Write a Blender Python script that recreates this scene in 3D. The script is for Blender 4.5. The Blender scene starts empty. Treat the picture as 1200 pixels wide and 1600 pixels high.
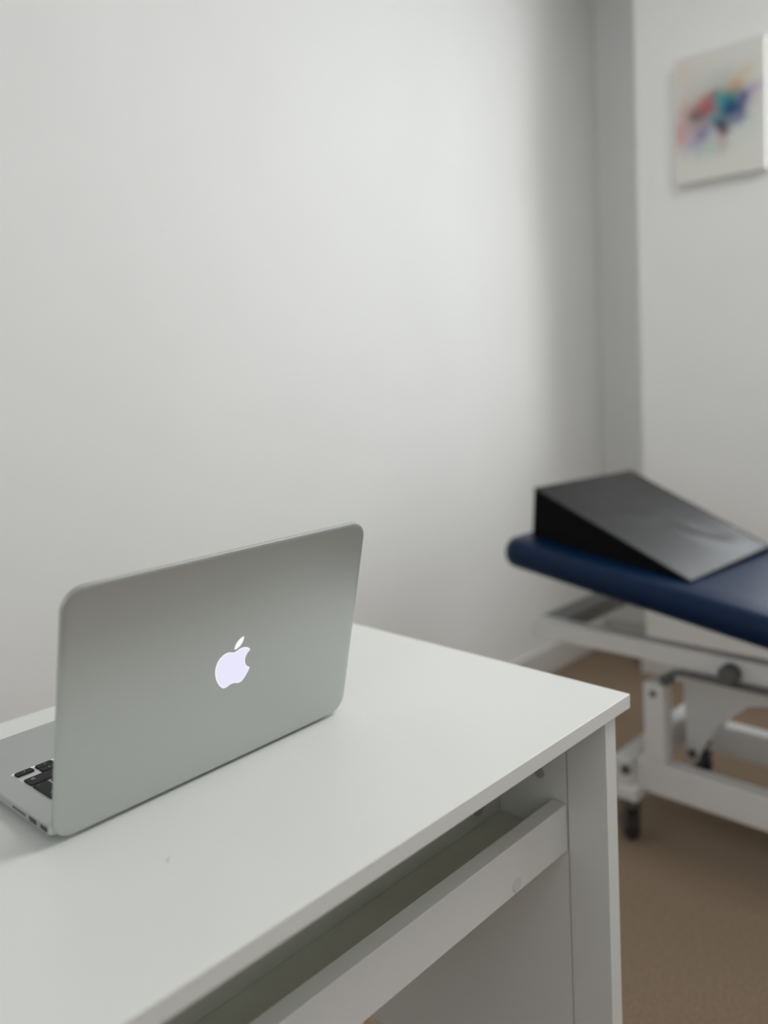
import bpy, bmesh, math, random
from mathutils import Vector, Matrix
from mathutils.geometry import tessellate_polygon
random.seed(7)
S = bpy.context.scene
C = S.collection
PI = math.pi

# ------------------------------------------------------------------ camera
CAM_H = 1.1105                       # eye height above the carpet
YAW, PITCH, ROLL = 0.76946, -0.0751, -0.04491
F_PX, PY = 1271.12, 685.49           # focal length and principal row of the 1200x1600 frame
fwd = Vector((math.cos(YAW), math.sin(YAW), 0)); right = Vector((math.sin(YAW), -math.cos(YAW), 0)); up = Vector((0, 0, 1))
f2 = fwd * math.cos(PITCH) + up * math.sin(PITCH)
u2 = -fwd * math.sin(PITCH) + up * math.cos(PITCH)
R3 = right * math.cos(ROLL) + u2 * math.sin(ROLL)
U3 = -right * math.sin(ROLL) + u2 * math.cos(ROLL)
cam_d = bpy.data.cameras.new('camera')
cam = bpy.data.objects.new('camera', cam_d); C.objects.link(cam)
M = Matrix((R3, U3, -f2)).transposed().to_4x4(); M.translation = Vector((0, 0, CAM_H))
cam.matrix_world = M
cam_d.sensor_fit = 'VERTICAL'; cam_d.sensor_height = 36; cam_d.lens = F_PX / 1600 * 36
cam_d.shift_y = -(800 - PY) / 1600
cam_d.clip_start = 0.02
cam_d.dof.use_dof = True; cam_d.dof.focus_distance = 0.78; cam_d.dof.aperture_fstop = 2.3
S.camera = cam

# ------------------------------------------------------------------ world, lights, exposure
RX0, RX1, RY0, RY1, RZ = -1.7, 2.71, -2.1, 1.63, 2.75      # the room
WY0, WY1, WZ0, WZ1, WD = -0.85, 0.87, 0.90, 2.50, 0.12      # window opening and reveal depth
w = bpy.data.worlds.new('overcast_sky'); S.world = w; w.use_nodes = True
w.node_tree.nodes['Background'].inputs[0].default_value = (0.86, 0.93, 1.0, 1)
w.node_tree.nodes['Background'].inputs[1].default_value = 1.0
ld = bpy.data.lights.new('window_daylight', 'AREA'); ld.shape = 'RECTANGLE'
ld.size = WZ1 - WZ0; ld.size_y = WY1 - WY0; ld.energy = 31; ld.color = (0.95, 0.98, 1.0)
lo = bpy.data.objects.new('window_daylight', ld); C.objects.link(lo)
lo.location = (RX1 + WD + 0.01, (WY0 + WY1) / 2, (WZ0 + WZ1) / 2); lo.rotation_euler = (0, PI / 2, 0)
CEIL_W = 13.5
ld2 = bpy.data.lights.new('ceiling_lamp_light', 'AREA'); ld2.shape = 'SQUARE'; ld2.size = 0.56; ld2.energy = CEIL_W; ld2.color = (1.0, 0.985, 0.94)
lo2 = bpy.data.objects.new('ceiling_lamp_light', ld2); C.objects.link(lo2); lo2.location = (1.45, -0.2, RZ - 0.045)
sd = bpy.data.lights.new('hazy_sun', 'SUN'); sd.energy = 1.0; sd.angle = math.radians(22); sd.color = (1.0, 1.0, 0.98)
so = bpy.data.objects.new('hazy_sun', sd); C.objects.link(so)
SAZ, SEL = math.radians(12.5), math.radians(4)      # azimuth off the -Y axis towards +X, elevation
so.rotation_euler = Vector((math.sin(SAZ) * math.cos(SEL), -math.cos(SAZ) * math.cos(SEL), math.sin(SEL))).to_track_quat('Z', 'Y').to_euler()
VY0, VY1, VZ0, VZ1 = -1.0, 0.6, 0.95, 2.35                  # made-up opening in the rear wall for the added fill light
ld3 = bpy.data.lights.new('rear_fill_light', 'AREA'); ld3.shape = 'RECTANGLE'; ld3.size = VZ1 - VZ0; ld3.size_y = VY1 - VY0; ld3.energy = 10; ld3.color = (0.97, 0.98, 1.0)  # added fill, lifts the picture wall and the couch rails
lo3 = bpy.data.objects.new('rear_fill_light', ld3); C.objects.link(lo3); lo3.location = (RX0 - 0.09, (VY0 + VY1) / 2, (VZ0 + VZ1) / 2); lo3.rotation_euler = (0, -PI / 2, 0)
S.view_settings.view_transform = 'Standard'; S.view_settings.look = 'None'
S.view_settings.gamma = 1; S.view_settings.use_curve_mapping = False; S.view_settings.exposure = -0.05

# ------------------------------------------------------------------ materials
def mat(name, col, rough=0.5, metal=0.0, noise=0.0, nscale=20, bump=0.0, bscale=200, spec=0.5, coat=0.0, emis=None, estr=0, stretch=(1, 1, 1), bdist=0.001):
    m = bpy.data.materials.new(name); m.use_nodes = True
    nt = m.node_tree; b = nt.nodes['Principled BSDF']
    b.inputs['Base Color'].default_value = (*col, 1); b.inputs['Roughness'].default_value = rough
    b.inputs['Metallic'].default_value = metal; b.inputs['Specular IOR Level'].default_value = spec
    b.inputs['Coat Weight'].default_value = coat
    tc = nt.nodes.new('ShaderNodeTexCoord'); mp = nt.nodes.new('ShaderNodeMapping'); nt.links.new(tc.outputs['Object'], mp.inputs[0])
    mp.inputs['Scale'].default_value = stretch
    if noise:
        n = nt.nodes.new('ShaderNodeTexNoise'); n.inputs['Scale'].default_value = nscale; n.inputs['Detail'].default_value = 6
        nt.links.new(mp.outputs[0], n.inputs[0])
        r = nt.nodes.new('ShaderNodeValToRGB'); r.color_ramp.elements[0].position = .3; r.color_ramp.elements[1].position = .7
        r.color_ramp.elements[0].color = (*[c * (1 - noise) for c in col], 1); r.color_ramp.elements[1].color = (*[min(1, c * (1 + noise)) for c in col], 1)
        nt.links.new(n.outputs['Fac'], r.inputs[0]); nt.links.new(r.outputs[0], b.inputs['Base Color'])
    if bump:
        n = nt.nodes.new('ShaderNodeTexNoise'); n.inputs['Scale'].default_value = bscale; n.inputs['Detail'].default_value = 4
        nt.links.new(mp.outputs[0], n.inputs[0])
        bp = nt.nodes.new('ShaderNodeBump'); bp.inputs['Strength'].default_value = bump; bp.inputs['Distance'].default_value = bdist
        nt.links.new(n.outputs['Fac'], bp.inputs['Height']); nt.links.new(bp.outputs[0], b.inputs['Normal'])
    if emis:
        b.inputs['Emission Color'].default_value = (*emis, 1); b.inputs['Emission Strength'].default_value = estr
    return m
m_wall = mat('wall_paint', (0.84, 0.84, 0.825), 0.62, noise=0.012, nscale=3, bump=0.15, bscale=90, bdist=0.0006, spec=0.3)
m_ceil = mat('ceiling_paint', (0.82, 0.82, 0.81), 0.9, spec=0.2)
m_skirt = mat('skirting_gloss', (0.70, 0.69, 0.655), 0.3)
m_carpet = mat('carpet_pile', (0.30, 0.222, 0.158), 0.95, noise=0.22, nscale=160, bump=0.8, bscale=420, bdist=0.004, spec=0.1)
m_desk = mat('white_desk_foil', (0.77, 0.775, 0.75), 0.33, noise=0.008, nscale=7, bump=0.04, bscale=900, bdist=0.0003, spec=0.5)
m_deskin = mat('white_desk_board', (0.72, 0.725, 0.70), 0.42, noise=0.01, nscale=6, bump=0.05, bscale=300, stretch=(1, 1, .05), bdist=0.0003, spec=0.45)
m_tray = mat('unfinished_fibreboard', (0.62, 0.635, 0.54), 0.75, noise=0.03, nscale=25)
m_cap = mat('cover_cap_plastic', (0.66, 0.66, 0.64), 0.5)
m_cam = mat('cam_lock_metal', (0.42, 0.42, 0.40), 0.5, metal=0.2)
m_alu = mat('anodised_aluminium', (0.51, 0.53, 0.515), 0.42, metal=0.85, noise=0.008, nscale=900, bump=0.03, bscale=2500, bdist=0.0001)
m_well = mat('keyboard_recess_aluminium', (0.70, 0.70, 0.70), 0.45, metal=0.6)
m_key = mat('black_key_plastic', (0.006, 0.006, 0.007), 0.5, spec=0.25, bump=0.05, bscale=2000, bdist=0.0001)
m_leg = mat('key_legend_white', (0.75, 0.75, 0.75), 0.5)
m_port = mat('port_cavity', (0.05, 0.05, 0.045), 0.5)
m_rub = mat('black_rubber', (0.02, 0.02, 0.02), 0.7)
m_screen = mat('screen_glass', (0.02, 0.02, 0.022), 0.08)
m_logo = mat('backlit_logo', (0.12, 0.12, 0.12), 0.4, emis=(0.80, 0.78, 0.97), estr=0.93)
m_logoedge = mat('backlit_logo_rim', (0.12, 0.12, 0.12), 0.4, emis=(0.95, 0.94, 1.0), estr=0.97)
m_navy = mat('navy_vinyl', (0.0006, 0.013, 0.045), 0.38, noise=0.05, nscale=12, bump=0.25, bscale=700, bdist=0.0004, spec=0.22)
m_wedge = mat('black_vinyl', (0.005, 0.005, 0.0055), 0.38, noise=0.1, nscale=9, bump=0.3, bscale=14, bdist=0.004, spec=0.42)
m_wside = mat('black_wedge_side', (0.003, 0.003, 0.003), 0.8, spec=0.12, bump=0.4, bscale=900)  # wedge side faces: darker and duller black than the top
m_steel = mat('white_powder_coat', (0.80, 0.80, 0.785), 0.38, noise=0.02, nscale=14)
m_crossm = mat('grey_tube', (0.26, 0.26, 0.25), 0.6)  # head cross tube: mid grey, darker than the white frame
m_greym = mat('grey_metal', (0.13, 0.135, 0.14), 0.45, metal=0.3)
m_canvas_side = mat('canvas_edge', (0.74, 0.735, 0.70), 0.85, bump=0.4, bscale=900)
m_upvc = mat('white_window_frame', (0.8, 0.8, 0.8), 0.35)
m_lamp = mat('lamp_diffuser', (0.9, 0.9, 0.88), 0.6, emis=(1, .985, .94), estr=3.0)

# ------------------------------------------------------------------ helpers
def tag(o, label=None, cat=None, group=None, kind=None):
    if label: o['label'] = label
    if cat: o['category'] = cat
    if group: o['group'] = group
    if kind: o['kind'] = kind
    return o
def empty(name, loc=(0, 0, 0), rot=(0, 0, 0), parent=None):
    o = bpy.data.objects.new(name, None); C.objects.link(o); o.location = loc; o.rotation_euler = rot; o.empty_display_size = .05
    if parent: o.parent = parent
    return o
def obj(name, bm, m, parent=None, loc=(0, 0, 0), rot=(0, 0, 0), smooth=False):
    me = bpy.data.meshes.new(name); bmesh.ops.recalc_face_normals(bm, faces=bm.faces[:]); bm.to_mesh(me); bm.free()
    me.materials.append(m)
    if smooth:
        for f in me.polygons: f.use_smooth = True
        try: me.set_sharp_from_angle(angle=math.radians(38))
        except Exception: pass
    o = bpy.data.objects.new(name, me); C.objects.link(o); o.location = loc; o.rotation_euler = rot
    if parent: o.parent = parent
    return o
def box(bm, x0, x1, y0, y1, z0, z1, bev=0.0, seg=2):
    vs = [bm.verts.new((x, y, z)) for x in (x0, x1) for y in (y0, y1) for z in (z0, z1)]
    fs = [(0, 1, 3, 2), (4, 6, 7, 5), (0, 4, 5, 1), (2, 3, 7, 6), (0, 2, 6, 4), (1, 5, 7, 3)]
    fa = [bm.faces.new([vs[i] for i in f]) for f in fs]
    if bev:
        es = list({e for f in fa for e in f.edges})
        bmesh.ops.bevel(bm, geom=es, offset=bev, segments=seg, affect='EDGES', profile=0.6)
    return bm
def bx(name, b, m, parent=None, bev=0.0012, seg=2, smooth=False, **k):
    bm = bmesh.new(); box(bm, *b, bev=bev, seg=seg); return obj(name, bm, m, parent, smooth=smooth, **k)
def rrect(x0, x1, y0, y1, r, n=8, r0=None):
    pts = []; q = r if r0 is None else r0
    for cx, cy, a0, r in ((x1 - r, y1 - r, 0, r), (x0 + r, y1 - r, 90, r), (x0 + q, y0 + q, 180, q), (x1 - q, y0 + q, 270, q)):
        for i in range(n + 1):
            a = math.radians(a0 + 90 * i / n); pts.append((cx + r * math.cos(a), cy + r * math.sin(a)))
    return pts
def stack(bm, loops, cap0=True, cap1=True):
    rings = [[bm.verts.new(p) for p in lp] for lp in loops]
    for a, b in zip(rings, rings[1:]):
        n = len(a)
        for i in range(n): bm.faces.new((a[i], a[(i + 1) % n], b[(i + 1) % n], b[i]))
    if cap0: bm.faces.new(rings[0][::-1])
    if cap1: bm.faces.new(rings[-1])
    return rings
def cyl(bm, c, axis, r, h, n=24, r2=None, bev=0.0):
    """closed cylinder centred on c along axis (vector)"""
    a = Vector(axis).normalized(); t = a.orthogonal().normalized(); s = a.cross(t); c = Vector(c); r2 = r if r2 is None else r2
    prof = [(-h / 2, r - bev), (-h / 2 + bev, r), (h / 2 - bev, r2), (h / 2, r2 - bev)] if bev else [(-h / 2, r), (h / 2, r2)]
    loops = [[c + a * z + (t * math.cos(q) + s * math.sin(q)) * rr for q in (2 * PI * i / n for i in range(n))] for z, rr in prof]
    stack(bm, loops); return bm
def tube(bm, pts, r, n=10):
    pts = [Vector(p) for p in pts]; loops = []; prev = None
    for i, p in enumerate(pts):
        d = (pts[min(i + 1, len(pts) - 1)] - pts[max(i - 1, 0)]).normalized()
        t = d.orthogonal().normalized() if prev is None else (prev - d * prev.dot(d)).normalized(); prev = t; s = d.cross(t)
        loops.append([p + (t * math.cos(q) + s * math.sin(q)) * r for q in (2 * PI * k / n for k in range(n))])
    stack(bm, loops); return bm
def prism(bm, poly, z0, z1, ax=2):
    """extrude 2D polygon along axis ax"""
    def P(a, b, c): return (a, b, c) if ax == 2 else ((c, a, b) if ax == 0 else (a, c, b))
    stack(bm, [[P(a, b, z0) for a, b in poly], [P(a, b, z1) for a, b in poly]]); return bm

# ------------------------------------------------------------------ the room
T = 0.1
bm = bmesh.new(); box(bm, RX0, 3.05, RY0, RY1, -0.1, 0); tag(obj('floor', bm, m_carpet), 'brown beige short pile carpet floor of the treatment room', kind='structure')
bm = bmesh.new(); box(bm, RX0 - T, 3.05, RY0 - T, RY1 + T, RZ, RZ + .1); tag(obj('ceiling', bm, m_ceil), 'plain white ceiling above the room', kind='structure')
bm = bmesh.new(); box(bm, RX0 - T, 3.05, RY1, RY1 + T, -0.1, RZ); tag(obj('wall_left', bm, m_wall), 'long off white painted wall behind the desk', kind='structure')
bm = bmesh.new(); box(bm, RX0 - T, 2.95, RY0 - T, RY0, -0.1, RZ); tag(obj('wall_near', bm, m_wall), 'off white wall behind the camera', kind='structure')
bm = bmesh.new()
for b in ((RY0, VY0, -.1, RZ), (VY1, RY1, -.1, RZ), (VY0, VY1, -.1, VZ0), (VY0, VY1, VZ1, RZ)): box(bm, RX0 - T, RX0, *b)
tag(obj('wall_rear', bm, m_wall), 'off white wall left of the desk out of view', kind='structure')
X1 = 2.95; PE = 1.346      # back of the recess beside the picture wall; edge of the picture wall
bm = bmesh.new()
box(bm, RX1, X1, WY1, PE, -0.1, RZ); box(bm, RX1, X1, RY0, WY0, -0.1, RZ)
box(bm, RX1, X1, WY0, WY1, -0.1, WZ0); box(bm, RX1, X1, WY0, WY1, WZ1, RZ)
tag(obj('wall_right', bm, m_wall), 'pale grey white end wall with the canvas picture', kind='structure')
bm = bmesh.new(); box(bm, X1, 3.05, PE - .05, RY1, -0.1, RZ); tag(obj('wall_recess', bm, m_wall), 'narrow shaded wall strip in the recess left of the picture wall', kind='structure')
wf = bmesh.new(); fx0, fx1 = RX1 + WD - .05, RX1 + WD
for b in ((WY0, WY1, WZ0, WZ0 + .05), (WY0, WY1, WZ1 - .05, WZ1), (WY0, WY0 + .05, WZ0 + .05, WZ1 - .05), (WY1 - .05, WY1, WZ0 + .05, WZ1 - .05), ((WY0+WY1)/2-.025, (WY0+WY1)/2+.025, WZ0 + .05, WZ1 - .05)):
    box(wf, fx0, fx1, *b, bev=.004)
win = obj('window_1', wf, m_upvc); tag(win, 'white framed window beyond the right edge of the view', kind='structure')
bx('window_sill', (RX1 - .02, RX1 + WD - .05, WY0, WY1, WZ0 - .005, WZ0 + .02), m_upvc, win, bev=.004)
wf = bmesh.new()
for b in ((VY0, VY1, VZ0, VZ0 + .05), (VY0, VY1, VZ1 - .05, VZ1), (VY0, VY0 + .05, VZ0 + .05, VZ1 - .05), (VY1 - .05, VY1, VZ0 + .05, VZ1 - .05), ((VY0 + VY1) / 2 - .025, (VY0 + VY1) / 2 + .025, VZ0 + .05, VZ1 - .05)):
    box(wf, RX0 - .085, RX0 - .04, *b, bev=.004)
tag(obj('rear_fill_frame', wf, m_upvc), 'added white frame around the rear fill light, out of view', kind='structure')  # frame made up to go with the rear fill light
for nm, b, lab in (('baseboard_left', (RX0, X1, RY1 - .016, RY1, 0, .10), 'off white skirting board along the long wall'),
                   ('baseboard_right', (RX1 - .016, RX1, RY0, PE + .016, 0, .10), 'off white skirting board under the picture wall'),
                   ('baseboard_recess', (X1 - .016, X1, PE, RY1 - .016, 0, .10), 'off white skirting board in the recess'),
                   ('baseboard_near', (RX0, RX1 - .016, RY0, RY0 + .016, 0, .10), 'off white skirting board behind the camera')):
    bm = bmesh.new(); box(bm, *b, bev=.004); tag(obj(nm, bm, m_skirt), lab, kind='structure')
cl = empty('ceiling_lamp', (1.45, -0.2, RZ)); tag(cl, 'square flat ceiling light panel above the room', 'lamp')
bm = bmesh.new(); box(bm, -.31, .31, -.31, .31, -.03, 0, bev=.004); obj('frame', bm, m_upvc, cl)
bm = bmesh.new(); box(bm, -.285, .285, -.285, .285, -.036, -.028); obj('diffuser', bm, m_lamp, cl)

# ------------------------------------------------------------------ desk (origin: front right corner of its top, on the floor)
DX, DY, DZ, DD, DL = 0.80864, 0.42246, 0.75, 0.49682, 1.20
desk = empty('writing_desk', (DX, DY, 0)); tag(desk, 'white laminated desk with open tray under its top, carrying the laptop', 'desk')
bx('desktop', (-DL, 0, 0, DD, DZ - .016, DZ), m_desk, desk, bev=.0011, seg=3)
Zt = DZ - .016
def side(x0, x1):
    # front leg board, back leg board and the shorter infill between them
    bx('front_leg', (x0, x1, .006, .0548, 0, Zt), m_deskin, desk, bev=.0006)
    bx('side_panel', (x0 + .0006, x1 - .0006, .0562, DD - .06, .185, Zt), m_deskin, desk, bev=.0006)
    bx('back_leg', (x0, x1, DD - .0594, DD - .01, 0, Zt), m_deskin, desk, bev=.0006)
side(-.0455, -.0236); side(-DL + .0236, -DL + .0455)
xa, xb = -DL + .046, -.0460
bx('front_rail', (xa, xb, .0560, .0745, Zt - .1645, Zt - .1105), m_desk, desk, bev=.001)
bx('tray_bottom', (xa, xb, .0745, .1495, Zt - .159, Zt - .151), m_tray, desk, bev=.0003)
bx('tray_back', (xa, xb, .1497, .162, Zt - .159, Zt), m_tray, desk, bev=.0003)
bx('back_rail', (xa, xb, DD - .045, DD - .03, Zt - .30, Zt), m_deskin, desk, bev=.0006)
def disc(name, c, axis, r, h, m):
    bm = bmesh.new(); cyl(bm, c, axis, r, h, 28, bev=h * .25); return obj(name, bm, m, desk)
tag(disc('cover_cap', (-.1462, .0556, DZ - .1703), (0, 1, 0), .0075, .0012, m_cap), 'small round white cap on the front rail')
tag(disc('cam_lock', (-.0462, .0915, DZ - .101), (1, 0, 0), .0065, .002, m_cam), 'grey metal fastener inside the side panel')
tag(disc('cam_lock', (-.0875, .1492, DZ - .147), (0, 1, 0), .0085, .002, m_cam), 'dark round fastener on the tray back board')
bm = bmesh.new(); tube(bm, [(.306 - DX + dx, .543 - DY + dy, DZ + .0002) for dx, dy in ((-.0035, -.002), (-.003, .001), (-.0012, .003), (.0015, .0038))], .00022, 6)
tag(obj('scratch', bm, m_cam, desk), 'tiny curved grey scratch on the white top')

# ------------------------------------------------------------------ laptop (origin: hinge line, right-hand side of its user; +x = user's left, +y = towards the user)
LW, LD, LH = 0.325, 0.227, 0.2178
LX, LY, LROT, TILT = 0.25261, 0.63009, 0.03127, 0.22734
lap = empty('laptop', (LX, LY, DZ), (0, 0, LROT)); tag(lap, 'open silver aluminium laptop with glowing logo on its lid, standing on the white desk', 'laptop')
ztop = lambda v: .0163 - .019 * v
zmid = lambda v: .0086 - .012 * v
YA, YB = .004, .215
WX0, WX1, WY_0, WY_1 = .0205, LW - .0205, .0155, .1242     # keyboard recess
def loop(ins, zf, r):
    return [(x, y, zf(y)) for x, y in rrect(ins, LW - ins, YA + ins, YB - ins, r, 8, r0=.0065)]
base = bmesh.new()
def inner(zf, x0, x1, y0, y1):
    # matched loop on the recess rectangle: small-radius rounded rect with the same point count
    return [(x, y, zf(y)) for x, y in rrect(x0, x1, y0, y1, .002, 8)]
stack(base, [
    [(x, y, .0012) for x, y in rrect(.022, LW - .022, YA + .014, YB - .022, .012, 8)],
    [(x, y, .0025) for x, y in rrect(.010, LW - .010, YA + .006, YB - .010, .014, 8)],
    loop(.002, lambda v: zmid(v) - .003, .016), loop(0, zmid, .018),
    loop(0, lambda v: ztop(v) - .0007, .018), loop(.0007, ztop, .0173),
    inner(ztop, WX0, WX1, WY_0, WY_1), inner(lambda v: ztop(v) - .0008, WX0 + .0006, WX1 - .0006, WY_0 + .0006, WY_1 - .0006)], cap1=True)
ob = obj('base', base, m_alu, lap, smooth=True)
wl = bmesh.new()
stack(wl, [inner(lambda v: ztop(v) - .00075, WX0 + .0008, WX1 - .0008, WY_0 + .0008, WY_1 - .0008), inner(lambda v: ztop(v) - .0006, WX0 + .0008, WX1 - .0008, WY_0 + .0008, WY_1 - .0008)])
tag(obj('keyboard_recess', wl, m_well, ob), 'lighter recessed metal around the keys')
SL = -math.atan(.026)
def key_mesh(poly_rects):
    """poly_rects: one outline (list of xy), key 1.5 mm tall with softened edge"""
    bm = bmesh.new(); n = len(poly_rects); cx = sum(p[0] for p in poly_rects) / n; cy = sum(p[1] for p in poly_rects) / n
    def sc(k):
        out = []
        for x, y in poly_rects:
            dx, dy = x - cx, y - cy; out.append((x - math.copysign(k, dx), y - math.copysign(k, dy)))
        return out
    z = lambda y, h: ztop(y) + h
    stack(bm, [[(x, y, z(y, -.0006)) for x, y in poly_rects], [(x, y, z(y, .0007)) for x, y in poly_rects], [(x, y, z(y, .00105)) for x, y in sc(.00035)]])
    return bm
KEYS = []
def key(x0, x1, y0, y1, label=None):
    o = obj('key', key_mesh(rrect(x0, x1, y0, y1, .0014, 4)), m_key, ob)
    if label: tag(o, label)
    KEYS.append(o); return o
PX, KW, E0 = .0190, .0158, .0232
E1 = LW - E0
def row(y0, y1, widths, start=E0, end=E1):
    """widths measured in key units from the user's right-hand edge"""
    gap = PX - KW; tot = sum(widths); unit = (end - start + gap) / tot; x = start
    for k in widths:
        if k > 0: key(x, x + unit * k - gap, y0, y1)
        x += unit * k
# arrow cluster
key(E0, E0 + KW, .1140, .1222, 'half height right arrow key')
key(E0 + PX, E0 + PX + KW, .1140, .1222, 'half height down arrow key')
key(E0 + PX, E0 + PX + KW, .1046, .1130, 'half height up arrow key')
key(E0 + 2 * PX, E0 + 2 * PX + KW, .1140, .1222, 'half height left arrow key')
row(.1055, .1222, [1.25, 1.1 - .1, 5.2, 1.25, 1, 1, 1], start=E0 + 3 * PX)
key(E0, E0 + .0505, .0868, .1025, 'wide black shift key')
row(.0868, .1025, [1] * 11 + [1.25], start=E0 + .0505 + PX - KW)
# return key (L shaped)
ret = [(E0, .0838), (E0 + .0130, .0838), (E0 + .0130, .0652), (E0 + .0205, .0652), (E0 + .0205, .0492), (E0, .0492)]
o = obj('key', None or prism(bmesh.new(), [(x, y) for x, y in ret], 0, 0.0016), m_key, ob)
for v in o.data.vertices:
    top = v.co.z > .001
    v.co.z = ztop(v.co.y) + (.00105 if top else -.0006)
tag(o, 'tall L shaped return key')
row(.0680, .0838, [1] * 12 + [1.55], start=E0 + .0130 + PX - KW)
row(.0492, .0650, [1] * 12 + [1.35], start=E0 + .0205 + PX - KW)
key(E0, E0 + .0235, .0304, .0462, 'wide black delete key')
row(.0304, .0462, [1] * 13, start=E0 + .0235 + PX - KW)
row(.0192, .0274, [1] * 14)
# legends seen beside the lid (raised print, drawn for a user sitting beyond the desk: user's right is -x, user's up is -y)
def legend(cx, cy, polys, s, parent):
    bm = bmesh.new()
    for pl in polys:
        pts = [(cx - a * s, cy - b * s) for a, b in pl]
        stack(bm, [[(x, y, ztop(y) + .00106) for x, y in pts], [(x, y, ztop(y) + .00112) for x, y in pts]])
    return obj('legend', bm, m_leg, parent)
legend(E0 + KW / 2, .1181, [[(-.5, .6), (.6, 0), (-.5, -.6)]], .0011, KEYS[0])
legend(E0 + PX + KW / 2, .1181, [[(-.6, .5), (.6, .5), (0, -.6)]], .0011, KEYS[1])
legend(E0 + PX + KW / 2, .1088, [[(-.6, -.5), (.6, -.5), (0, .6)]], .0011, KEYS[2])
sh = [(0, 1), (-1, 0), (-.5, 0), (-.5, -.8), (.5, -.8), (.5, 0), (1, 0)]
def outline(pl, w=.16):
    out = []
    for (a, b), (c, d) in zip(pl, pl[1:] + pl[:1]):
        L = math.hypot(c - a, d - b); nx, ny = -(d - b) / L * w / 2, (c - a) / L * w / 2
        out.append([(a + nx, b + ny), (c + nx, d + ny), (c - nx, d - ny), (a - nx, b - ny)])
    return out
shiftkey = [k for k in KEYS if k.get('label') == 'wide black shift key'][0]
legend(E0 + .0065, .0972, outline(sh), .0019, shiftkey)
legend(E0 + .006, .0580, outline([(-1, 0), (-.4, .5), (-.4, -.5)]) + [[(-.4, .08), (1, .08), (1, -.08), (-.4, -.08)], [(1, .7), (1.14, .7), (1.14, -.08), (1, -.08)]], .0017, o)
legend(E0 + .004, .0805, [[(-.9, .12), (.9, .12), (.9, -.12), (-.9, -.12)]], .0010, o)
# trackpad
tp = bmesh.new(); stack(tp, [[(x, y, ztop(y) - .0002 + dz) for x, y in rrect(.110, .215, .137, .205, .004, 6)] for dz in (0, .0004)])
obj('trackpad', tp, m_alu, ob)
# ports on the visible side
def port(name, y0, y1, z0, z1, lab, notch=0):
    bm = bmesh.new(); poly = [(y0 + .0008, z0), (y1 - .0008, z0), (y1, z0 + .0008), (y1, z1 - .0008), (y1 - .0008, z1), (y0 + .0008, z1), (y0, z1 - .0008), (y0, z0 + .0008)]
    prism(bm, poly, -.0002, .004, ax=0)
    q = obj(name, bm, m_port, ob); tag(q, lab); return q
port('card_slot', .0466, .0718, .0106, .0121, 'long thin card slot')
port('port', .0268, .0398, .0096, .0138, 'wide rectangular port')
port('port', .0085, .0196, .0101, .0141, 'small rectangular port nearest the hinge')
bm = bmesh.new(); cyl(bm, (LW / 2, .0055, .0105), (1, 0, 0), .0042, LW * .80, 20); obj('hinge', bm, m_rub, lap, smooth=True)
for x in (.035, LW - .035):
    for y in (.03, .186):
        bm = bmesh.new(); cyl(bm, (x, y, .0008), (0, 0, 1), .008, .0016, 20); obj('rubber_foot', bm, m_rub, ob)
# lid: local frame x = width, y = up the lid, z = outward (towards the camera side)
lid_e = bmesh.new(); R = .0185
def lp(ins, z, r): return [(x, y, z) for x, y in rrect(ins, LW - ins, ins, LH - ins, r, 10)]
stack(lid_e, [lp(.0004, -.0040, R - .0004), lp(0, -.0037, R), lp(0, -.0016, R), lp(.0004, -.0009, R - .0004), lp(.0014, -.0005, R - .0014), lp(.004, -.0002, R - .004), lp(.010, 0, R - .008)])
lid = obj('lid', lid_e, m_alu, lap, smooth=True)
# axes: x_l = (1,0,0), y_l = (0,-sin t, cos t), z_l = x_l x y_l = (0,-cos t,-sin t)
ML = Matrix(((1, 0, 0), (0, -math.sin(TILT), math.cos(TILT)), (0, -math.cos(TILT), -math.sin(TILT)))).transposed().to_4x4()
ML.translation = Vector((0, 0, .003)); lid.matrix_local = ML
bm = bmesh.new(); stack(bm, [[(x, y, -.0047) for x, y in rrect(.004, LW - .004, .012, LH - .004, .012, 8)], [(x, y, -.0040) for x, y in rrect(.0035, LW - .0035, .0115, LH - .0035, .012, 8)]])
obj('screen_bezel', bm, m_alu, lid)
bm = bmesh.new(); box(bm, .020, LW - .020, .026, LH - .016, -.0050, -.0046); obj('screen', bm, m_screen, lid)
# the glowing fruit logo: 24-unit outline, cubic segments
def cub(p0, c1, c2, p3, n=10):
    out = []
    for i in range(1, n + 1):
        t = i / n; a = (1 - t) ** 3; b = 3 * (1 - t) ** 2 * t; c = 3 * (1 - t) * t * t; d = t ** 3
        out.append((a * p0[0] + b * c1[0] + c * c2[0] + d * p3[0], a * p0[1] + b * c1[1] + c * c2[1] + d * p3[1]))
    return out
def path(start, segs):
    p = start; pts = []
    for s in segs:
        c1 = (p[0] + s[0], p[1] + s[1]); c2 = (p[0] + s[2], p[1] + s[3]); e = (p[0] + s[4], p[1] + s[5])
        pts += cub(p, c1, c2, e); p = e
    return pts
body = path((12.152, 6.896), [(-.948, 0, -2.415, -1.078, -3.96, -1.04), (-2.04, .027, -3.91, 1.183, -4.961, 3.014), (-2.117, 3.675, -.546, 9.103, 1.519, 12.09),
    (1.013, 1.454, 2.208, 3.09, 3.792, 3.039), (1.52, -.065, 2.09, -.987, 3.935, -.987), (1.831, 0, 2.35, .987, 3.96, .948), (1.637, -.026, 2.676, -1.48, 3.676, -2.948),
    (1.156, -1.688, 1.636, -3.325, 1.662, -3.415), (-.039, -.013, -3.182, -1.221, -3.22, -4.857), (-.026, -3.04, 2.48, -4.494, 2.597, -4.559), (-1.429, -2.09, -3.623, -2.324, -4.39, -2.376), (-2, -.156, -3.675, 1.09, -4.61, 1.09)])
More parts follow.
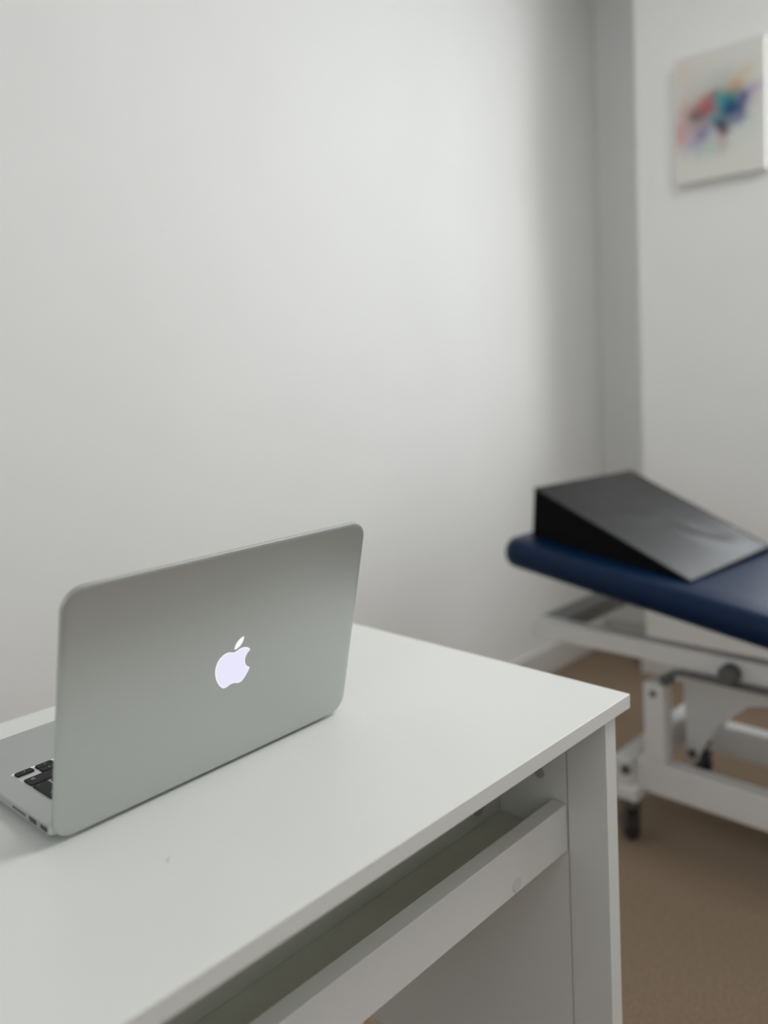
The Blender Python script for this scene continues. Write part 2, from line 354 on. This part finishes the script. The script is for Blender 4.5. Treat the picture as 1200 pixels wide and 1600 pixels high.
leaf = path((15.53, 3.83), [(.843, -1.012, 1.4, -2.427, 1.245, -3.83), (-1.207, .052, -2.662, .805, -3.532, 1.818), (-.78, .896, -1.454, 2.338, -1.273, 3.714), (1.338, .104, 2.715, -.688, 3.559, -1.701)])
LGX, LGY, LSX, LSY = .1668, .1068, .00204, .00196
def logo_piece(pts, name, z, m, par, shrink=0.0):
    q = [(LGX + (x - 12.0) * LSX, LGY - (y - 12.0) * LSY) for x, y in pts]
    ded = []
    for a in q:
        if not ded or math.hypot(a[0] - ded[-1][0], a[1] - ded[-1][1]) > 2e-5: ded.append(a)
    if math.hypot(ded[0][0] - ded[-1][0], ded[0][1] - ded[-1][1]) < 2e-5: ded.pop()
    if shrink:
        n = len(ded); area = sum(ded[i][0] * ded[(i + 1) % n][1] - ded[(i + 1) % n][0] * ded[i][1] for i in range(n)); sg = 1 if area > 0 else -1; out = []
        for i in range(n):
            a, b = ded[i - 1], ded[(i + 1) % n]; L = math.hypot(b[0] - a[0], b[1] - a[1]) or 1
            out.append((ded[i][0] - (b[1] - a[1]) / L * shrink * sg, ded[i][1] + (b[0] - a[0]) / L * shrink * sg))
        ded = out
    bm = bmesh.new(); n = len(ded)
    lo_ = [bm.verts.new((x, y, -.0008)) for x, y in ded]; hi_ = [bm.verts.new((x, y, z)) for x, y in ded]
    for i in range(n): bm.faces.new((lo_[i], lo_[(i + 1) % n], hi_[(i + 1) % n], hi_[i]))
    for a, b, c in tessellate_polygon([[Vector((x, y, 0)) for x, y in ded]]): bm.faces.new((hi_[a], hi_[b], hi_[c]))
    return obj(name, bm, m, par)
lg = logo_piece(body, 'logo', .00012, m_logoedge, lid); tag(lg, 'glowing white logo on the lid')
logo_piece(body, 'logo_face', .00016, m_logo, lg, shrink=.0009)
lf = logo_piece(leaf, 'logo_leaf', .00012, m_logoedge, lid); tag(lf, 'glowing leaf above the logo')

# ------------------------------------------------------------------ treatment couch (long axis along Y, head end towards the long wall)
couch = empty('treatment_couch', (1.95, .2, 0)); tag(couch, 'navy blue upholstered treatment couch on white steel frame with castors', 'couch')
OX, OY = 1.95, .2
def L(x, y, z=0): return (x - OX, y - OY, z)
def cb(name, x0, x1, y0, y1, z0, z1, m=m_steel, bev=.004, parent=None):
    bm = bmesh.new(); box(bm, x0 - OX, x1 - OX, y0 - OY, y1 - OY, z0, z1, bev=bev); return obj(name, bm, m, parent or couch, smooth=False)
def pad(name, x0, x1, length, th, corner, edge, y_at, z_at, ang, head=True):
    """upholstered section; local y runs along the couch, bottom at z=0, hinge end at y=0"""
    bm = bmesh.new(); loops = []
    n = 7
    for i in range(n + 1):
        a = -PI / 2 + PI * i / n
        ins = edge * (1 - math.cos(a)); z = th / 2 + (th / 2) * math.sin(a)
        loops.append([(x, y, z) for x, y in rrect(x0 - OX + ins, x1 - OX - ins, ins * .6, length - ins, max(.004, corner - ins), 8)])
    # gently crowned top
    loops.append([(x, y, th + .002) for x, y in rrect(x0 - OX + edge + .05, x1 - OX - edge - .05, edge + .05, length - edge - .05, .02, 8)])
    stack(bm, loops)
    o = obj(name, bm, m_navy, couch, loc=(0, y_at - OY, z_at), rot=(ang, 0, 0), smooth=True)
    return o
ANG = math.radians(8.4)
HY, HZ = .36, .5135
headlen = (1.192 - HY) / math.cos(ANG)
hp = pad('head_cushion', 1.612, 2.17, headlen, .070, .045, .024, HY, HZ, ANG)
tag(hp, 'slightly raised head section of the couch')
sp = pad('seat_cushion', 1.612, 2.17, 1.10, .070, .05, .026, HY - .012 - 1.10, .513, 0)
# upper frame
ux0, ux1 = 1.70, 2.10
cb('upper_rail', ux0, ux0 + .04, -.72, 1.152, .441, .486)
cb('upper_rail', ux1 - .04, ux1, -.72, 1.150, .441, .486)
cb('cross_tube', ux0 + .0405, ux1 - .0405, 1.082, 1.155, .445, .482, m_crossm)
cb('cross_tube', ux0 + .0405, ux1 - .0405, -.70, -.66, .443, .484)
for xx in (ux0 + .045, ux1 - .085):       # carriers below the cushions
    bm = bmesh.new(); box(bm, xx - OX, xx + .035 - OX, .02, headlen - .06, -.022, -.0005, bev=.003)
    obj('cushion_carrier', bm, m_steel, couch, loc=(0, HY - OY, HZ), rot=(ANG, 0, 0))
    cb('cushion_carrier', xx, xx + .035, -.66, HY - .03, .4865, .5125)
# lift post, base rails, crossbars
cb('post', 1.700, 1.740, .806, .856, .2035, .388)
cb('post', 1.970, 2.010, .806, .856, .2035, .388)
bm = bmesh.new(); cyl(bm, L(1.6985, .832, .366), (1, 0, 0), .0075, .004, 18); obj('bolt', bm, m_greym, couch)
cb('base_rail', 1.700, 1.740, -.62, .880, .129, .203)
cb('base_rail', 1.985, 2.025, -.62, .880, .129, .203)
cb('base_crossbar', 1.672, 2.110, .8805, .922, .138, .205)
cb('base_crossbar', 1.672, 2.110, -.665, -.6205, .135, .200)
def caster(x, y, ang):
    e = bmesh.new(); cyl(e, L(x, y, .125), (0, 0, 1), .012, .05, 16); box(e, x - .030 - OX, x + .030 - OX, y - .026 - OY, y + .026 - OY, .108, .140, bev=.006)
    o = obj('castor', e, m_steel, couch)
    f = bmesh.new(); cyl(f, (0, 0, .064), (0, 0, 1), .010, .032, 16); box(f, -.019, .019, -.016, .012, .050, .060, bev=.003)
    for q in (-.0175, .0145): box(f, q, q + .003, -.020, .008, -.010, .056, bev=.001)
    fk = obj('fork', f, m_greym, o, loc=L(x, y, .034), rot=(0, 0, ang))
    wv = bmesh.new(); cyl(wv, (0, -.012, .0), (1, 0, 0), .034, .026, 28, bev=.006); g = obj('wheel', wv, m_rub, o, loc=L(x, y, .034), rot=(0, 0, ang), smooth=True)
    return o
caster(1.698, .889, 2.45); caster(2.105, .885, 2.6); caster(1.690, -.645, .2); caster(2.092, -.645, .8)
# brake pedal stub above the near castor
bm = bmesh.new(); cyl(bm, L(1.670, .888, .182), (1, .5, 0), .012, .010, 20, bev=.003); obj('end_plug', bm, m_greym, couch)
# scissor lift arm plates between base and upper frame
for xx in (1.86, 1.945):
    bm = bmesh.new()
    poly = [(.832 - OY, .352), (.826 - OY, .160), (.806 - OY, .148), (.786 - OY, .190), (.748 - OY, .258), (.680 - OY, .322), (.560 - OY, .352), (.10 - OY, .425), (.10 - OY, .440), (.58 - OY, .392), (.80 - OY, .368)]
    prism(bm, poly, xx - OX, xx + .006 - OX, ax=0)
    obj('lift_arm', bm, m_steel, couch)
bm = bmesh.new(); cyl(bm, L(1.906, .812, .172), (1, 0, 0), .011, .10, 18); obj('lift_axle', bm, m_greym, couch)
# foot-operated height bar below the upper rail with its round knob
bm = bmesh.new(); tube(bm, [L(1.690, .792, .402), L(1.690, .790, .418), L(1.690, .778, .430), L(1.690, .760, .4345), L(1.690, .50, .4335), L(1.690, .0, .4335), L(1.690, -.5, .4335)], .0075, 10); obj('control_bar', bm, m_greym, couch, smooth=True)
bm = bmesh.new(); cyl(bm, L(1.683, .653, .457), (1, 0, 0), .021, .034, 28, bev=.005); tag(obj('knob', bm, m_greym, couch, smooth=True), 'dark grey round knob on the rail')
bm = bmesh.new(); cyl(bm, L(1.690, .793, .412), (1, 0, 0), .013, .03, 20, bev=.003); obj('pivot', bm, m_greym, couch)

# ------------------------------------------------------------------ wedge cushion on the couch
def up_z(y): return HZ + (y - HY) * math.tan(ANG) + .0722 / math.cos(ANG)
wd = empty('wedge_cushion', (1.88, .92, up_z(.92))); 
tag(wd, 'black vinyl wedge cushion lying on the head end of the blue couch', 'cushion')
WB = Vector(wd.location)
cn = {'nh': (1.680, 1.130), 'fh': (2.082, 1.083), 'fl': (2.085, .706), 'nl': (1.681, .732)}
hz = {'nh': .822, 'fh': .822, 'fl': .6515, 'nl': .6455}
bm = bmesh.new()
N = 26
def bil(a, b, q):  # a: 0 near..1 far, b: 0 high..1 low
    v = [Vector(q[k]) for k in ('nh', 'fh', 'fl', 'nl')]
    return v[0] * (1 - a) * (1 - b) + v[1] * a * (1 - b) + v[2] * a * b + v[3] * (1 - a) * b
bot = {k: (*cn[k], up_z(cn[k][1]) + .0005) for k in cn}
top = {}
for k in cn:
    x, y = cn[k]
    if k in ('nh', 'fh'): y -= .010
    top[k] = (x, y, hz[k])
def wr(a, b):
    # creases near the thin end and a soft sag
    d = -.0022 * math.sin(PI * a) * math.sin(PI * b)
    for (ca, cb_, ra, sx, amp, wdt) in ((.62, .80, .9, .20, .0075, .020), (.70, .72, 1.2, .14, -.0045, .025), (.40, .45, .3, .25, .0020, .03), (.82, .86, .7, .12, .0045, .02)):
        u_, v_ = a - ca, b - cb_
        l_ = u_ * math.cos(ra) + v_ * math.sin(ra); n_ = -u_ * math.sin(ra) + v_ * math.cos(ra) + l_ * l_ * 1.2
        d += amp * math.exp(-(l_ / sx) ** 2) * math.exp(-(n_ / (wdt * 1.6)) ** 2)
    return d
gt = [[None] * (N + 1) for _ in range(N + 1)]; gb = [[None] * (N + 1) for _ in range(N + 1)]
for i in range(N + 1):
    for j in range(N + 1):
        a, b = i / N, j / N
        t_ = bil(a, b, top); b_ = bil(a, b, bot)
        if 0 < i < N and 0 < j < N: t_.z += wr(a, b)
        gt[i][j] = bm.verts.new(t_ - WB); gb[i][j] = bm.verts.new(b_ - WB)
for i in range(N):
    for j in range(N):
        bm.faces.new((gt[i][j], gt[i + 1][j], gt[i + 1][j + 1], gt[i][j + 1])); bm.faces.new((gb[i][j], gb[i][j + 1], gb[i + 1][j + 1], gb[i + 1][j]))
for i in range(N):
    bm.faces.new((gt[i][0], gb[i][0], gb[i + 1][0], gt[i + 1][0])); bm.faces.new((gt[i][N], gt[i + 1][N], gb[i + 1][N], gb[i][N]))
    bm.faces.new((gt[0][i], gt[0][i + 1], gb[0][i + 1], gb[0][i])); bm.faces.new((gt[N][i], gb[N][i], gb[N][i + 1], gt[N][i + 1]))
cover = obj('cover', bm, m_wedge, wd, smooth=True)
cover.data.materials.append(m_wside)
for p_ in cover.data.polygons:
    if abs(p_.normal.z) < .35: p_.material_index = 1
bm = bmesh.new()
ring = [top[k] for k in ('nh', 'fh', 'fl', 'nl', 'nh')]
tube(bm, [Vector(p) - WB for p in ring], .0022, 8)
obj('piping', bm, m_wedge, wd, smooth=True)

# ------------------------------------------------------------------ canvas picture on the end wall
PXF, PXB = 2.677, 2.7098
PYL, PYR, PZB, PZT = 1.193, 0.906, 1.701, 2.102
pic = empty('canvas_picture', (PXB, (PYL + PYR) / 2, PZB), (math.radians(0), 0, 0)); tag(pic, 'unframed canvas with a multicoloured paint splash, hanging on the end wall', 'picture')
W2, HH = (PYL - PYR) / 2, PZT - PZB
bm = bmesh.new(); box(bm, -(PXB - PXF) + .0008, 0, -W2, W2, 0, HH, bev=.003, seg=3); obj('stretched_canvas', bm, m_canvas_side, pic)
# painting: soft blobs of pigment (flat print); s = 0..1 left to right, t = 0..1 top to bottom
mp = bpy.data.materials.new('splash_painting'); mp.use_nodes = True; nt = mp.node_tree; B = nt.nodes['Principled BSDF']; B.inputs['Roughness'].default_value = .8
tc = nt.nodes.new('ShaderNodeTexCoord'); sp_ = nt.nodes.new('ShaderNodeSeparateXYZ')
nz = nt.nodes.new('ShaderNodeTexNoise'); nz.inputs['Scale'].default_value = 22; nz.inputs['Detail'].default_value = 5
nt.links.new(tc.outputs['Object'], nz.inputs[0])
sub = nt.nodes.new('ShaderNodeVectorMath'); sub.operation = 'SUBTRACT'; sub.inputs[1].default_value = (.5, .5, .5); nt.links.new(nz.outputs['Color'], sub.inputs[0])
scl = nt.nodes.new('ShaderNodeVectorMath'); scl.operation = 'SCALE'; scl.inputs[3].default_value = .05; nt.links.new(sub.outputs[0], scl.inputs[0])
add = nt.nodes.new('ShaderNodeVectorMath'); add.operation = 'ADD'; nt.links.new(tc.outputs['Object'], add.inputs[0]); nt.links.new(scl.outputs[0], add.inputs[1])
cur = None
def rgbn(c):
    n = nt.nodes.new('ShaderNodeRGB'); n.outputs[0].default_value = (*c, 1); return n.outputs[0]
cur = rgbn((.72, .72, .665))
# (s, t, half width, half height, tilt deg, colour, strength); sizes are fractions of picture width / height
BL = [(.50, .16, .60, .16, 0, (.70, .71, .67), .5), (.12, .14, .30, .15, 0, (.70, .61, .56), .5), (.45, .28, .34, .12, 0, (.47, .54, .48), .55), (.12, .44, .12, .20, 0, (.66, .46, .46), .5), (.08, .60, .11, .13, 0, (.60, .26, .29), .7),
      (.22, .56, .13, .08, 20, (.60, .46, .47), .5), (.33, .64, .13, .085, 15, (.20, .15, .36), .8), (.22, .71, .10, .06, 20, (.28, .24, .46), .6), (.42, .76, .24, .07, 0, (.42, .54, .50), .6),
      (.54, .74, .06, .08, 0, (.58, .34, .36), .65), (.84, .40, .14, .06, 20, (.46, .32, .54), .75), (.77, .48, .12, .06, 20, (.42, .32, .54), .5),
      (.69, .325, .10, .055, 25, (.82, .42, .12), .95), (.79, .23, .12, .05, 25, (.70, .54, .34), .6), (.62, .37, .10, .04, 10, (.66, .58, .26), .6),
      (.30, .47, .17, .105, 10, (.20, .08, .09), .8), (.38, .425, .13, .085, 10, (.58, .07, .07), .9), (.44, .36, .08, .045, 15, (.46, .12, .12), .8), (.24, .49, .08, .05, 0, (.10, .11, .12), .65),
      (.60, .45, .19, .145, 0, (.02, .18, .23), .95), (.56, .42, .09, .06, 0, (.07, .38, .36), .9), (.64, .50, .13, .09, 0, (.006, .06, .17), .95), (.47, .56, .11, .055, 0, (.03, .22, .26), .8), (.75, .47, .05, .10, 0, (.05, .04, .20), .7), (.68, .60, .10, .045, 10, (.05, .06, .22), .7),
      (.53, .60, .06, .040, 0, (.01, .01, .05), .9), (.56, .65, .07, .045, 0, (.10, .02, .08), .85), (.80, .64, .18, .09, 20, (.52, .61, .60), .4)]
nt.links.new(add.outputs[0], sp_.inputs[0])
def math_(op, a, b=None, c=None):
    n = nt.nodes.new('ShaderNodeMath'); n.operation = op
    for i, v in enumerate((a, b, c)):
        if v is None: continue
        if isinstance(v, (int, float)): n.inputs[i].default_value = v
        else: nt.links.new(v, n.inputs[i])
    return n.outputs[0]
for s, t, hw, hh, ti, col, st in BL:
    y0 = W2 - s * 2 * W2; z0 = HH - t * HH; a = math.radians(ti); ca, sa = math.cos(a), math.sin(a)
    dy = math_('SUBTRACT', y0, sp_.outputs[1])      # positive to the viewer's right
    dz = math_('SUBTRACT', sp_.outputs[2], z0)
    p1 = math_('ADD', math_('MULTIPLY', dy, ca / (hw * 2 * W2)), math_('MULTIPLY', dz, sa / (hw * 2 * W2)))
    p2 = math_('ADD', math_('MULTIPLY', dy, -sa / (hh * HH)), math_('MULTIPLY', dz, ca / (hh * HH)))
    q = math_('ADD', math_('MULTIPLY', p1, p1), math_('MULTIPLY', p2, p2))
    g = math_('MULTIPLY', math_('POWER', 2.718, math_('MULTIPLY', q, -1.1)), st)
    mx = nt.nodes.new('ShaderNodeMix'); mx.data_type = 'RGBA'
    nt.links.new(g, mx.inputs[0]); nt.links.new(cur, mx.inputs[6]); mx.inputs[7].default_value = (*col, 1); cur = mx.outputs[2]
nt.links.new(cur, B.inputs['Base Color'])
bm = bmesh.new(); box(bm, -(PXB - PXF), -(PXB - PXF) + .0012, -W2 + .001, W2 - .001, .001, HH - .001)
tag(obj('painting', bm, mp, pic), 'abstract red, teal, violet and orange paint splash')
